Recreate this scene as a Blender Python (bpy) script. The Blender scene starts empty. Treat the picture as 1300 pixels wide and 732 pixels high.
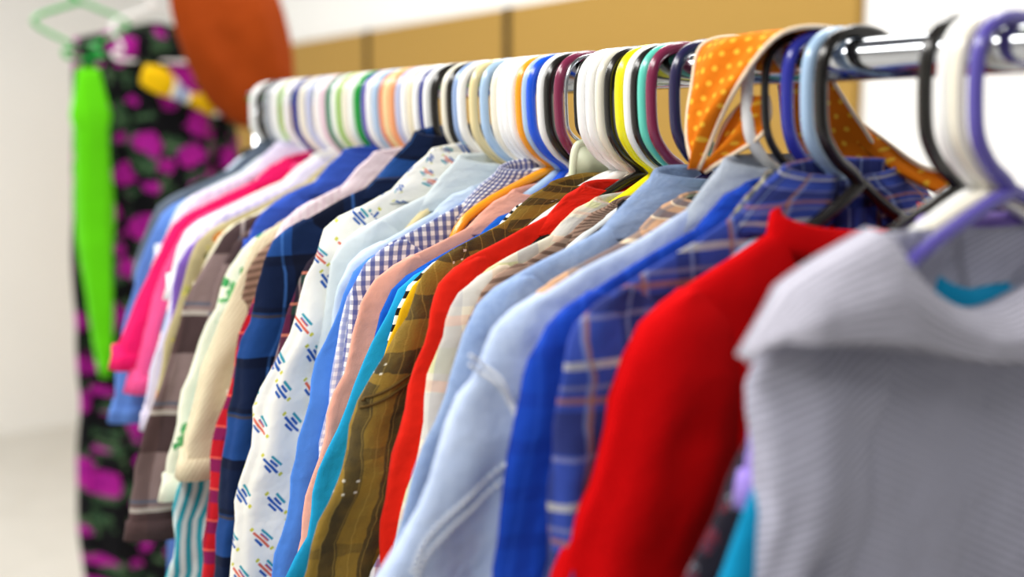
import bpy, bmesh, math, random
from math import sin, cos, pi, radians, sqrt
from mathutils import Vector, noise
from mathutils.bvhtree import BVHTree

S = bpy.context.scene
COL = S.collection
random.seed(7)

# ------------------------------------------------------------------ camera, light, exposure
cd = bpy.data.cameras.new('camera')
cd.sensor_width = 36.0
cd.lens = 36.0 * 1500 / 1300
cd.dof.use_dof = True
cd.dof.focus_distance = 1.03
cd.dof.aperture_fstop = 2.2
cd.clip_start = 0.02
cam = bpy.data.objects.new('camera', cd)
cam.location = (-0.648, 0.0, 1.5)
cam.rotation_euler = (radians(90 - 7.67), 0, radians(-31.84))
COL.objects.link(cam)
S.camera = cam

w = bpy.data.worlds.new('world')
S.world = w
w.use_nodes = True
w.node_tree.nodes['Background'].inputs[0].default_value = (0.95, 0.97, 1.0, 1)
w.node_tree.nodes['Background'].inputs[1].default_value = 0.13


def area(name, loc, rot, sx, sy, power, col=(1, 1, 1)):
    l = bpy.data.lights.new(name, 'AREA')
    l.shape = 'RECTANGLE'
    l.size = sx
    l.size_y = sy
    l.energy = power
    l.color = col
    o = bpy.data.objects.new(name, l)
    o.location = loc
    o.rotation_euler = rot
    COL.objects.link(o)
    return o


area('overhead_area', (-1.25, 0.6, 2.75), (0, radians(-22), 0), 0.4, 2.6, 44, (1.0, 0.98, 0.94))
area('overhead_area', (-0.9, 3.0, 2.95), (0, radians(-8), 0), 0.4, 2.4, 46, (1.0, 0.98, 0.94))
area('overhead_area', (0.75, 1.6, 2.95), (0, radians(5), 0), 0.4, 2.4, 30, (1.0, 0.98, 0.94))
area('overhead_area', (-1.4, 4.6, 2.95), (0, 0, 0), 0.4, 2.0, 34, (1.0, 0.98, 0.95))  # added fill lamp with no fixture seen, brightens the back wall at left

S.view_settings.view_transform = 'Standard'
S.view_settings.look = 'None'
S.view_settings.gamma = 1
S.view_settings.use_curve_mapping = False
S.view_settings.exposure = 0.24


# ------------------------------------------------------------------ small node language
def lin(c):
    if isinstance(c, tuple) and len(c) == 4:
        return c
    if isinstance(c, str):
        c = [int(c[i:i + 2], 16) / 255 for i in (0, 2, 4)]
    return tuple(x / 12.92 if x <= 0.04045 else ((x + 0.055) / 1.055) ** 2.4 for x in c) + (1.0,)


class G:
    def __init__(self, name, rough=0.92, spec=0.12, sheen=0.0, metal=0.0):
        self.mat = bpy.data.materials.new(name)
        self.mat.use_nodes = True
        self.t = self.mat.node_tree
        self.b = self.t.nodes['Principled BSDF']
        self.b.inputs['Roughness'].default_value = rough
        self.b.inputs['Specular IOR Level'].default_value = spec
        self.b.inputs['Metallic'].default_value = metal
        self.b.inputs['Sheen Weight'].default_value = sheen * 0.2
        self.uv = None

    def put(self, sock, v):
        if isinstance(v, bpy.types.NodeSocket):
            self.t.links.new(v, sock)
        else:
            sock.default_value = v

    def m(self, op, a, b=0.0, c=0.0):
        n = self.t.nodes.new('ShaderNodeMath')
        n.operation = op
        for i, v in enumerate((a, b, c)):
            self.put(n.inputs[i], v)
        return n.outputs[0]

    def coords(self):
        if self.uv is None:
            tc = self.t.nodes.new('ShaderNodeTexCoord')
            sp = self.t.nodes.new('ShaderNodeSeparateXYZ')
            self.t.links.new(tc.outputs['UV'], sp.inputs[0])
            self.uvv = tc.outputs['UV']
            self.obj = tc.outputs['Object']
            self.uv = (sp.outputs[0], sp.outputs[1])
        return self.uv

    def wobble(self, amp=0.002, scale=12):
        u, v = self.coords()
        n = self.noise(scale)
        d = self.m('MULTIPLY', self.m('SUBTRACT', n, 0.5), amp * 2)
        return self.m('ADD', u, d), self.m('ADD', v, d)

    def noise(self, scale, detail=2, vec=None, rough=0.5):
        self.coords()
        n = self.t.nodes.new('ShaderNodeTexNoise')
        n.inputs['Scale'].default_value = scale
        n.inputs['Detail'].default_value = detail
        n.inputs['Roughness'].default_value = rough
        self.t.links.new(vec or self.uvv, n.inputs['Vector'])
        return n.outputs[0]

    def mix(self, f, a, b, mode='MIX'):
        n = self.t.nodes.new('ShaderNodeMix')
        n.data_type = 'RGBA'
        n.blend_type = mode
        self.put(n.inputs[0], f)
        self.put(n.inputs[6], lin(a) if isinstance(a, (str, list)) else a)
        self.put(n.inputs[7], lin(b) if isinstance(b, (str, list)) else b)
        return n.outputs[2]

    def stripe(self, co, period, width, off=0.0):
        f = self.m('FRACT', self.m('ADD', self.m('DIVIDE', co, period), off))
        return self.m('LESS_THAN', f, width)

    def vec(self, x, y, z=0.0):
        n = self.t.nodes.new('ShaderNodeCombineXYZ')
        self.put(n.inputs[0], x)
        self.put(n.inputs[1], y)
        self.put(n.inputs[2], z)
        return n.outputs[0]

    def rot(self, ang):
        u, v = self.coords()
        a = self.m('ADD', self.m('MULTIPLY', u, cos(ang)), self.m('MULTIPLY', v, sin(ang)))
        b = self.m('SUBTRACT', self.m('MULTIPLY', v, cos(ang)), self.m('MULTIPLY', u, sin(ang)))
        return a, b

    def done(self, col, weave=0.25, wrinkle=0.5, tone=0.10, fine=900):
        # cloth: slight uneven tone, wrinkles and a fine weave in the bump
        n = self.noise(9, 3)
        if tone:
            tn = self.m('ADD', 1 - tone, self.m('MULTIPLY', n, 2 * tone))
            col = self.mix(1.0, col if isinstance(col, bpy.types.NodeSocket) else lin(col), self.vec(tn, tn, tn), 'MULTIPLY')
        self.put(self.b.inputs['Base Color'], col if isinstance(col, bpy.types.NodeSocket) else lin(col))
        h = self.m('ADD', self.m('MULTIPLY', self.noise(22, 3), wrinkle * 1.6),
                   self.m('MULTIPLY', self.noise(fine, 1), weave * 0.12))
        bp = self.t.nodes.new('ShaderNodeBump')
        bp.inputs['Strength'].default_value = 0.8
        bp.inputs['Distance'].default_value = 0.009
        self.t.links.new(h, bp.inputs['Height'])
        self.t.links.new(bp.outputs[0], self.b.inputs['Normal'])
        return self.mat


MATS = {}


def plain(key, col, **k):
    if key not in MATS:
        MATS[key] = G(key, sheen=0.15).done(col, **k)
    return MATS[key]


def glossy(key, col, rough=0.28, spec=0.5, metal=0.0, coat=0.0):
    if key not in MATS:
        g = G(key, rough=rough, spec=spec, metal=metal)
        g.coords()
        n = g.noise(14, 2, g.obj)
        g.put(g.b.inputs['Roughness'], g.m('ADD', rough - 0.05, g.m('MULTIPLY', n, 0.1)))
        g.put(g.b.inputs['Base Color'], lin(col))
        if col != 'chrome' and metal == 0:
            g.b.inputs['Coat Weight'].default_value = coat
        MATS[key] = g.mat
    return MATS[key]


def plaid(key, base, bands, soft=0.0015, tone=0.08, **k):
    """bands: (axis, period, width, offset, colour, strength)"""
    g = G(key, sheen=0.15)
    u, v = g.wobble(soft)
    c = lin(base)
    for ax, per, wd, off, cc, al in bands:
        s = g.stripe(u if ax == 0 else v, per, wd, off)
        c = g.mix(g.m('MULTIPLY', s, al), c, lin(cc))
    MATS[key] = g.done(c, tone=tone, **k)
    return MATS[key]


def diag(key, base, cc, per, wd, ang, al=1.0, **k):
    g = G(key, sheen=0.15)
    a, b = g.rot(ang)
    c = g.mix(g.m('MULTIPLY', g.stripe(a, per, wd), al), lin(base), lin(cc))
    MATS[key] = g.done(c, **k)
    return MATS[key]


def denim(key, base, worn, amt=0.6):
    g = G(key, sheen=0.1)
    n = g.noise(16, 5, rough=0.65)
    n2 = g.noise(170, 2)
    f = g.m('MULTIPLY', g.m('ADD', g.m('MULTIPLY', n, 0.8), g.m('MULTIPLY', n2, 0.35)), amt)
    a, b = g.rot(0.9)
    tw = g.m('MULTIPLY', g.stripe(a, 0.0016, 0.5), 0.12)
    c = g.mix(g.m('ADD', f, tw), lin(base), lin(worn))
    MATS[key] = g.done(c, weave=1.0, wrinkle=0.7, tone=0.14)
    return MATS[key]


def printed(key, base, cell, size, c1, c2, c3, slant=0.75):
    """scattered small motifs, each a little bundle of slanting bars with two end dots"""
    g = G(key, sheen=0.1)
    u, v = g.wobble(0.004, 10)
    row = g.m('FLOOR', g.m('DIVIDE', v, cell))
    us = g.m('ADD', g.m('DIVIDE', u, cell), g.m('MULTIPLY', g.m('FRACT', g.m('MULTIPLY', row, 0.5)), 1.0))
    vs = g.m('DIVIDE', v, cell)
    colm = g.m('FLOOR', us)
    wn = g.t.nodes.new('ShaderNodeTexWhiteNoise')
    wn.noise_dimensions = '2D'
    g.t.links.new(g.vec(colm, row), wn.inputs['Vector'])
    sp = g.t.nodes.new('ShaderNodeSeparateColor')
    g.t.links.new(wn.outputs['Color'], sp.inputs[0])
    p = g.m('SUBTRACT', g.m('SUBTRACT', us, colm), g.m('ADD', 0.35, g.m('MULTIPLY', sp.outputs[1], 0.3)))
    q = g.m('SUBTRACT', g.m('SUBTRACT', vs, row), g.m('ADD', 0.35, g.m('MULTIPLY', sp.outputs[2], 0.3)))
    a = g.m('ADD', g.m('MULTIPLY', p, sin(slant)), g.m('MULTIPLY', q, -cos(slant)))
    b = g.m('ADD', g.m('MULTIPLY', p, cos(slant)), g.m('MULTIPLY', q, sin(slant)))
    k = g.m('FLOOR', g.m('MULTIPLY', a, 3.2 / size))
    bars = g.m('LESS_THAN', g.m('FRACT', g.m('MULTIPLY', a, 3.2 / size)), 0.7)
    ln = g.m('ADD', size * 0.65, g.m('MULTIPLY', g.m('COSINE', g.m('MULTIPLY', k, 2.3)), size * 0.3))
    m1 = g.m('MULTIPLY', g.m('LESS_THAN', g.m('ABSOLUTE', a), size * 0.62), g.m('LESS_THAN', g.m('ABSOLUTE', b), ln))
    mask = g.m('MULTIPLY', m1, bars)
    par = g.m('LESS_THAN', g.m('ABSOLUTE', a), size * 0.22)
    red = g.m('MULTIPLY', par, g.m('LESS_THAN', sp.outputs[0], 0.5))
    cc = g.mix(red, lin(c1), lin(c2))
    cc = g.mix(g.m('LESS_THAN', a, -size * 0.35), cc, lin(c3))
    dots = g.m('LESS_THAN', g.m('ABSOLUTE', g.m('SUBTRACT', g.m('ABSOLUTE', b), size * 1.2)), size * 0.13)
    dots = g.m('MULTIPLY', dots, g.m('LESS_THAN', g.m('ABSOLUTE', a), size * 0.16))
    c = g.mix(mask, lin(base), cc)
    c = g.mix(dots, c, lin('c9c648'))
    MATS[key] = g.done(c, tone=0.05)
    return MATS[key]


def blotch(key, base, layers, **k):
    """layers: (voronoi scale, radius, colour, edge noise, colour2, offset): leaf or flower shapes on a ground"""
    g = G(key, sheen=0.1)
    g.coords()
    c = lin(base)
    for sc, r, cc, ed, c2, off in layers:
        nz = g.t.nodes.new('ShaderNodeTexNoise')
        nz.inputs['Scale'].default_value = sc * 2.6
        nz.inputs['Detail'].default_value = 3
        mp = g.t.nodes.new('ShaderNodeMapping')
        mp.inputs['Location'].default_value = (off, off * 1.7, 0)
        g.t.links.new(g.uvv, mp.inputs[0])
        g.t.links.new(mp.outputs[0], nz.inputs['Vector'])
        vo = g.t.nodes.new('ShaderNodeTexVoronoi')
        vo.inputs['Scale'].default_value = sc
        vo.inputs['Randomness'].default_value = 0.85
        g.t.links.new(mp.outputs[0], vo.inputs['Vector'])
        d = g.m('ADD', vo.outputs['Distance'], g.m('MULTIPLY', g.m('SUBTRACT', nz.outputs[0], 0.5), ed))
        c = g.mix(g.m('LESS_THAN', d, r), c, g.mix(g.m('LESS_THAN', g.m('FRACT', g.m('MULTIPLY', nz.outputs[0], 7.0)), 0.4), lin(cc), lin(c2)))
    MATS[key] = g.done(c, **k)
    return MATS[key]


def ikat(key):
    g = G(key, sheen=0.1)
    u, v = g.wobble(0.006, 40)
    n = g.noise(60, 3)
    top = g.m('GREATER_THAN', v, -0.185)
    hb = g.stripe(v, 0.043, 0.40, 0.1)
    vb = g.stripe(u, 0.034, 0.42, 0.2)
    vb2 = g.stripe(v, 0.075, 0.1, 0.2)
    f = g.m('ADD', g.m('MULTIPLY', top, hb), g.m('MULTIPLY', g.m('SUBTRACT', 1.0, top), g.m('MAXIMUM', vb, g.m('MULTIPLY', vb2, 0.5))))
    f = g.m('MULTIPLY', f, g.m('ADD', 0.45, g.m('MULTIPLY', n, 0.7)))
    c = g.mix(f, g.mix(n, lin('96752a'), lin('776230')), lin('3d3626'))
    thin = g.stripe(u, 0.0125, 0.07)
    c = g.mix(g.m('MULTIPLY', thin, 0.35), c, lin('bb9c4c'))
    dash = g.m('MULTIPLY', g.m('MULTIPLY', g.stripe(u, 0.0105, 0.25), g.m('LESS_THAN', g.m('ABSOLUTE', g.m('SUBTRACT', g.m('FRACT', g.m('DIVIDE', v, 0.0086)), 0.5)), 0.10)),
               g.m('MULTIPLY', g.stripe(v, 0.086, 0.2, 0.06), g.stripe(u, 0.084, 0.4, 0.25)))
    c = g.mix(g.m('MULTIPLY', dash, 0.8), c, lin('e8e0cc'))
    MATS[key] = g.done(c, weave=1.0, wrinkle=0.8)
    return MATS[key]


# ------------------------------------------------------------------ meshes
def finish(name, bm, mat, parent=None, smooth=True):
    me = bpy.data.meshes.new(name)
    bmesh.ops.recalc_face_normals(bm, faces=bm.faces[:])
    bm.to_mesh(me)
    bm.free()
    if smooth:
        for p in me.polygons:
            p.use_smooth = True
    if mat:
        me.materials.append(mat)
    o = bpy.data.objects.new(name, me)
    COL.objects.link(o)
    if parent:
        o.parent = parent
    return o


def rings(bm, rr, uvs, closed=True, cap0=False, cap1=False):
    """join rings of points; rr: list of rings, uvs: list of rings of (u, v)"""
    uvl = bm.loops.layers.uv.verify()
    vs = [[bm.verts.new(p) for p in r] for r in rr]
    n = len(rr[0])
    for i in range(len(rr) - 1):
        for j in range(n if closed else n - 1):
            k = (j + 1) % n
            f = bm.faces.new((vs[i][j], vs[i][k], vs[i + 1][k], vs[i + 1][j]))
            q = [uvs[i][j], uvs[i][j + 1], uvs[i + 1][j + 1], uvs[i + 1][j]]
            for l, t in zip(f.loops, q):
                l[uvl].uv = t
    for c, i in ((cap0, 0), (cap1, -1)):
        if c:
            f = bm.faces.new(vs[i])
            for l, t in zip(f.loops, uvs[i]):
                l[uvl].uv = t


def spline(pts, n):
    """Catmull-Rom through points, n steps per span"""
    P = [Vector(p) for p in pts]
    P = [P[0] * 2 - P[1]] + P + [P[-1] * 2 - P[-2]]
    out = []
    for i in range(1, len(P) - 2):
        for k in range(n):
            t = k / n
            a, b, c, d = P[i - 1], P[i], P[i + 1], P[i + 2]
            out.append(0.5 * ((2 * b) + (c - a) * t + (2 * a - 5 * b + 4 * c - d) * t * t + (3 * b - a - 3 * c + d) * t ** 3))
    out.append(P[-2].copy())
    return out


def tube(bm, pts, r, seg=10, cap=True, flat=1.0):
    pts = [Vector(p) for p in pts]
    rr, uu = [], []
    up = Vector((0, 1, 0))
    L = 0
    for i, p in enumerate(pts):
        t = (pts[min(i + 1, len(pts) - 1)] - pts[max(i - 1, 0)]).normalized()
        a = up - t * up.dot(t)
        if a.length < 1e-4:
            a = Vector((1, 0, 0)) - t * t.x
        a.normalize()
        b = t.cross(a)
        rad = r(i / (len(pts) - 1)) if callable(r) else r
        if i:
            L += (p - pts[i - 1]).length
        rr.append([p + a * cos(2 * pi * j / seg) * rad + b * sin(2 * pi * j / seg) * rad * flat for j in range(seg)])
        uu.append([(2 * pi * rad * j / seg, L) for j in range(seg + 1)])
        up = a
    rings(bm, rr, uu, True, cap, cap)


def box(bm, lo, hi, bev=0.0):
    c = [(a + b) / 2 for a, b in zip(lo, hi)]
    s = [b - a for a, b in zip(lo, hi)]
    r = bmesh.ops.create_cube(bm, size=1.0)
    bmesh.ops.scale(bm, vec=s, verts=r['verts'])
    bmesh.ops.translate(bm, vec=c, verts=r['verts'])
    if bev:
        es = list({e for v in r['verts'] for e in v.link_edges})
        bmesh.ops.bevel(bm, geom=es, offset=bev, segments=2, affect='EDGES')


def thing(name, label, cat, loc=(0, 0, 0), rot=(0, 0, 0), group=None):
    o = bpy.data.objects.new(name, None)
    o.empty_display_size = 0.05
    COL.objects.link(o)
    o.location = loc
    o.rotation_euler = rot
    tag(o, label, cat, group)
    return o


def tag(o, label, cat, group=None):
    o['label'] = label
    o['category'] = cat
    if group:
        o['group'] = group
    return o


def struct(o):
    o['kind'] = 'structure'
    return o


# ------------------------------------------------------------------ the room
FLOOR = 0.0


def room():
    g = G('painted_wall', rough=0.75)
    g.coords()
    n = g.noise(3, 4, g.obj)
    wall = g.mix(n, lin('f6f6f4'), lin('f1f1ef'))
    g.put(g.b.inputs['Base Color'], wall)
    wm = g.mat
    g = G('floor_vinyl', rough=0.45)
    g.coords()
    n = g.noise(5, 5, g.obj)
    g.put(g.b.inputs['Base Color'], g.mix(n, lin('dedcd6'), lin('c9c6be')))
    fm = g.mat

    bm = bmesh.new()
    box(bm, (-3.2, -1.6, -0.08), (1.3, 6.2, 0.0))
    struct(finish('floor', bm, fm, smooth=False))
    for nm, lo, hi in (('wall_back', (-3.2, 6.2, -0.08), (1.3, 6.3, 3.2)),
                       ('wall_right', (1.165, -1.6, 0.0), (1.3, 6.2, 3.2)),
                       ('wall_left', (-3.3, -1.6, -0.08), (-3.2, 6.3, 3.2))):
        bm = bmesh.new()
        box(bm, lo, hi)
        struct(finish(nm, bm, wm, smooth=False))
    # tan board panels along the right wall, dark joints between them
    g = G('tan_board', rough=0.6)
    g.coords()
    n = g.noise(90, 4, g.obj)
    g.put(g.b.inputs['Base Color'], g.mix(n, lin('b08d4a'), lin('a5813d')))
    tan = g.mat
    dark = plain('dark_joint', '2a2118')
    seams = [6.18, 4.78, 3.845, 2.91, 1.614]
    labels = ['tan wall board farthest along the wall behind the far end of the rack',
              'tan wall board behind the far hangers, left of the first dark joint strip',
              'tan wall board between the two dark joint strips above the hangers',
              'tan wall board behind the orange scarf, right of the second joint strip']
    for i in range(4):
        bm = bmesh.new()
        box(bm, (1.145, seams[i + 1] + 0.012, 0.0), (1.165, seams[i] - 0.012, 1.84), 0.003)
        tag(finish('wall_board', bm, tan, smooth=False), labels[i], 'wall panel', 'tan boards on the wall')
    for i in (1, 2, 3):
        bm = bmesh.new()
        box(bm, (1.138, seams[i] - 0.014, 0.0), (1.165, seams[i] + 0.014, 1.843), 0.002)
        tag(finish('joint_strip', bm, dark, smooth=False),
            ['dark joint strip on the tan wall, hidden behind the orange hanging bag',
             'dark joint strip on the tan wall above the green hanger',
             'dark joint strip on the tan wall above the pale blue hanger'][i - 1], 'strip', 'joint strips')


room()
RX = -0.008       # the rail lies over this line
RZ = 1.5475       # its centre height
NECK = 1.463      # height at which a hanger's hook meets its arms


def rack():
    ch = glossy('chrome', 'c9ccd2', rough=0.12, metal=1.0)
    gr = glossy('caster_rubber', '26262a', rough=0.6)
    r = thing('clothes_rack', 'chrome clothes rack whose round rail carries the row of shirts', 'clothes rack', (RX, 0.8, 0))
    y0, y1 = -1.25, 0.985
    bm = bmesh.new()
    tube(bm, [(0, y0, RZ), (0, y1, RZ)], 0.0145, 24)
    finish('rail', bm, ch, r)
    for y in (y0 + 0.02, y1 - 0.02):
        bm = bmesh.new()
        tube(bm, [(0, y, 0.09), (0, y, RZ - 0.012)], 0.0125, 18)
        up = finish('upright', bm, ch, r)
        bm = bmesh.new()
        tube(bm, [(0, y, RZ - 0.05), (0, y, RZ - 0.012)], 0.0165, 18)
        finish('collar', bm, ch, up)
        bm = bmesh.new()
        tube(bm, [(-0.26, y, 0.085), (0.26, y, 0.085)], 0.0135, 18)
        finish('foot', bm, ch, r)
        for x in (-0.24, 0.24):
            bm = bmesh.new()
            tube(bm, [(x, y - 0.012, 0.035), (x, y + 0.012, 0.035)], 0.035, 20)
            tube(bm, [(x, y, 0.06), (x, y, 0.085)], 0.008, 10)
            finish('caster', bm, gr, r)
    bm = bmesh.new()
    tube(bm, [(0, y0 + 0.02, 0.22), (0, y1 - 0.02, 0.22)], 0.011, 16)
    finish('crossbar', bm, ch, r)


rack()

# ------------------------------------------------------------------ hangers
HCOL = {
    'white': 'f4f4f2', 'cream': 'efe9d6', 'black': '17130f', 'grey': 'a3a7ad', 'green': '19a13c', 'navy': '1c2a86',
    'purple': '5b50a8', 'light blue': 'a9c6e4', 'salmon': 'e8906a', 'pale yellow': 'ead7a0', 'orange': 'f6a01a',
    'peach': 'f3a570', 'lavender': 'b9bfdc', 'blue': '0b52d8', 'burgundy': '7d2447', 'yellow': 'f2ea10',
    'turquoise': '5fcdb8', 'midnight': '221c48', 'teal': '139a8c', 'light green': '9cc36a', 'dark green': '1d7a55',
    'pink': 'e9c9d6', 'steel blue': '90a8d2', 'lilac': '9088d2', 'deep blue': '2a2f9a', 'beige': 'e6dcc0', 'wire': 'b9bcc0',
}
HOOK = [(0.024, 0.076), (0.0255, 0.088), (0.018, 0.0985), (0.002, 0.1035), (-0.018, 0.1025), (-0.033, 0.095),
        (-0.0405, 0.080), (-0.0405, 0.052), (-0.0365, 0.032), (-0.024, 0.016), (-0.009, 0.006), (0.0, -0.003)]


def hanger(Y, cname, label, yaw=0.0, half=0.205, kind='plastic', droop=0.0):
    """neck at the object's origin, hook over the rail"""
    rnd = random.Random(int(Y * 10000))
    mat = glossy('hanger_' + cname.replace(' ', '_'), HCOL[cname], rough=0.25, spec=0.5, coat=0.3) if cname != 'wire' \
        else glossy('hanger_wire', 'b9bcc0', rough=0.25, metal=1.0)
    r = {'plastic': 0.0047, 'wire': 0.0016, 'slim': 0.003}[kind]
    bm = bmesh.new()
    hook = [(x, 0, z) for x, z in HOOK]
    if kind == 'wire':
        hook = hook[:8] + [(-0.036, 0, 0.034), (-0.012, 0, 0.018), (0, 0, 0.004), (0, 0, -0.012)]
    tube(bm, spline(hook, 5), r, 12)
    dz = 0.100 + droop
    arm = [(0.0, 0, -0.001), (0.03, 0, -0.011 - droop * 0.6), (0.10, 0, -0.046 - droop * 0.85), (half - 0.02, 0, -dz + 0.006), (half, 0, -dz - 0.006),
           (half - 0.006, 0, -dz - 0.018), (half - 0.03, 0, -dz - 0.022), (0, 0, -dz - 0.022)]
    arm = arm + [(-x, 0, z) for x, _, z in arm[-2:0:-1]] + [(0.0, 0, -0.001)]
    tube(bm, spline(arm, 5), r, 10, cap=False)
    if kind == 'wire':
        tube(bm, spline([(0.0015 * cos(a), 0.0015 * sin(a), -0.014 + a * 0.0006) for a in [k * 0.8 for k in range(30)]], 2), 0.0013, 6)
    o = finish('hanger', bm, mat)
    o.location = (0, Y, NECK)
    o.rotation_euler = (0, 0, yaw)
    tag(o, label, 'hanger', 'hangers on the rail')
    return o


# ------------------------------------------------------------------ clothes on hangers
def lerp(tab, x):
    if x <= tab[0][0]:
        return tab[0][1]
    for (a, p), (b, q) in zip(tab, tab[1:]):
        if x <= b:
            t = (x - a) / (b - a)
            return p + (q - p) * t
    return tab[-1][1]


def sup(th, a, b, n=2.4):
    c, s = cos(th), sin(th)
    return (a * math.copysign(abs(c) ** (2 / n), c), b * math.copysign(abs(s) ** (2 / n), s))


def garment(name, cat, label, Y, W, mat, ty=0.010, hy=0.014, sleeve=0.55, length=0.68, collar='shirt', sink=0.0,
            yaw=0.0, flare=1.0, seam=None, sag=0.0, trim=None, seed=0, lean=0.0, neckw=0.052, cuff=True, puff=1.0,
            fold=1.0, collar_h=0.016, fall=0.045, slide=0.0, scoop=0.0, fine_folds=1.0):
    rnd = random.Random(seed * 77 + 5)
    root = thing(name, label, cat, (slide, Y, NECK - sink), (0, lean, yaw), 'clothes hanging on the rail')
    p1, p2, p3, p4 = [rnd.uniform(0, 6.28) for _ in range(4)]
    seedv = Vector((seed * 3.17, seed * 1.3, 0))
    slope = 0.43

    def drape(x, z, amp):
        """sideways shift of the cloth at a point, growing from the shoulder down"""
        d = max(0.0, -z - 0.03)
        g = min(1.0, d / 0.18)
        f = sin(x * 46 + p1 + 2.2 * sin(z * 5 + p2)) * 0.55 + sin(x * 93 + p3 + 1.5 * sin(z * 8 + p4)) * 0.28
        f += noise.noise(Vector((x * 9, z * 5, 0)) + seedv) * 1.1 + noise.noise(Vector((x * 26, z * 18, 4)) + seedv) * 0.45 * (0.35 + g)
        f += 0.5 * (0.6 - abs(sin(x * 31 + p3 + 1.2 * sin(z * 4 + p1))) * 1.2) * g
        return amp * fold * (0.22 + 0.78 * g) * f

    # ---- body
    N = 72
    st = []
    K = 12
    for i in range(K + 1):
        wv = neckw + (W - 0.04 - neckw) * i / K
        st.append((wv, -(wv - neckw) * slope, ty * (0.75 + 0.25 * i / K)))
    zt = st[-1][1]
    for dz, dw, q in ((0.008, 0.012, 1.0), (0.02, 0.022, 1.0), (0.04, 0.026, 1.05), (0.07, 0.024, 1.1), (0.11, 0.018, 1.1)):
        st.append((W - 0.04 + dw, zt - dz, ty * q))
    z = zt - 0.11
    while z > -length:
        z -= 0.022
        st.append((W - 0.022 + 0.02 * (-z - 0.2), max(z, -length), ty * 1.15))
    rr, uu = [], []

    def ring(wv, z, q, dip=0.0):
        R, U = [], []
        L = 0.0
        prev = None
        for j in range(N + 1):
            th = -pi / 2 + 2 * pi * j / N
            x, y = sup(th, wv, q)
            zz = z + dip
            if scoop and y < 0:
                zz -= scoop * max(0.0, 1 - (x / neckw) ** 2) * max(0.0, 1 + z / 0.09)
            y += drape(x, zz, ty * 0.55)
            x += 0.004 * noise.noise(Vector((zz * 9, y * 4, 2)) + seedv)
            # shoulder line sags a little on the cloth between neck and sleeve
            zz += -sag * sin(min(1, abs(x) / W) * pi) if -z < 0.12 else 0
            zz += 0.004 * noise.noise(Vector((x * 14, 1.3, 7)) + seedv)
            if prev is not None:
                L += sqrt((x - prev[0]) ** 2 + (y - prev[1]) ** 2)
            prev = (x, y)
            if j < N:
                R.append((x, y, zz))
            U.append((L, zz))
        return R, [(u if u < L / 2 else u - L, v) for u, v in U[:-1]] + [(0.0, U[-1][1])]
    # inside of the neck first, so the opening is a real hollow
    for s, d in ((0.80, -0.05), (0.86, -0.02), (0.93, -0.004)):
        R, U = ring(neckw * s, d, st[0][2] * s)
        rr.append(R)
        uu.append(U)
    for wv, z, q in st:
        R, U = ring(wv, z, q)
        rr.append(R)
        uu.append(U)
    R, U = ring(st[-1][0] - 0.004, st[-1][1] + 0.001, st[-1][2] - 0.003)
    rr.append(R)
    uu.append(U)
    R, U = ring(st[-1][0] - 0.006, st[-1][1] + 0.03, st[-1][2] - 0.004)
    rr.append(R)
    uu.append(U)
    bm = bmesh.new()
    rings(bm, rr, uu, True, True, True)
    bodyo = finish('body', bm, mat, root)

    # ---- sleeves
    z0 = -(W - 0.05 - neckw) * slope - 0.001
    for sd in (-1, 1):
        if sleeve <= 0:
            break
        outer = [(0, W - 0.048), (0.008, W - 0.030), (0.02, W - 0.014), (0.04, W - 0.001), (0.065, W + 0.010 * flare),
                 (0.1, W + 0.022 * flare), (0.18, W + 0.048 * flare), (0.28, W + 0.068 * flare), (0.4, W + 0.08 * flare), (0.6, W + 0.085 * flare)]
        inner = [(0, W - 0.058), (0.008, W - 0.072), (0.02, W - 0.084), (0.05, W - 0.096), (0.1, W - 0.09), (0.2, W - 0.064), (0.4, W - 0.03 * flare),
                 (0.6, W - 0.012)]
        zs = [0.0, 0.003, 0.008, 0.014, 0.02, 0.03, 0.04, 0.052, 0.065, 0.082, 0.1]
        while zs[-1] < sleeve:
            zs.append(min(sleeve, zs[-1] + 0.018))
        rr, uu = [], []
        M = 44
        q1, q2 = rnd.uniform(0, 6.28), rnd.uniform(0, 6.28)

        def thick(dz):
            return lerp([(0, ty * 0.6), (0.02, ty * 1.08), (0.06, ty * 1.15 + (hy * puff - ty) * 0.35), (0.16, hy * puff), (0.7, hy * puff * 1.1)], dz)

        def sring(dz, shrink=0.0, up=0.0):
            zz = z0 - dz
            o_, i_ = lerp(outer, dz), lerp(inner, dz)
            cx, a = (o_ + i_) / 2, (o_ - i_) / 2 - shrink
            b = thick(dz) - shrink
            R, U = [], []
            L, prev = 0.0, None
            for j in range(M + 1):
                th = -pi / 2 + 2 * pi * j / M
                k = 1 + min(1, dz / 0.16) * (0.15 * sin(4 * th + q1 + dz * 5) + 0.10 * sin(7 * th + q2 - dz * 7)) * fold
                x, y = sup(th, a * (0.75 + 0.25 * k), b * k, 2.1)
                nn = noise.noise(Vector((x * 30, y * 30, dz * 14)) + seedv + Vector((sd, 0, 0)))
                n2 = noise.noise(Vector((x * 8 + dz * 20, y * 6, dz * 9)) + seedv)
                y += (nn * 0.006 + n2 * 0.007 + 0.004 * noise.noise(Vector((dz * 45 + x * 14, x * 34, 9)) + seedv)) * min(1, 0.3 + dz / 0.08) * fold * min(1.0, hy / 0.014)
                x += nn * 0.003 + 0.005 * n2 * min(1, dz / 0.1)
                if prev:
                    L += sqrt((x - prev[0]) ** 2 + (y - prev[1]) ** 2)
                prev = (x, y)
                lean_y = -0.004 * min(1, dz / 0.05)
                if j < M:
                    R.append(((cx + x) * sd, y + lean_y + drape(cx * sd, zz, ty * 0.35), zz + up - 0.05 * shrink))
                U.append((L, -dz - 0.08))
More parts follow.
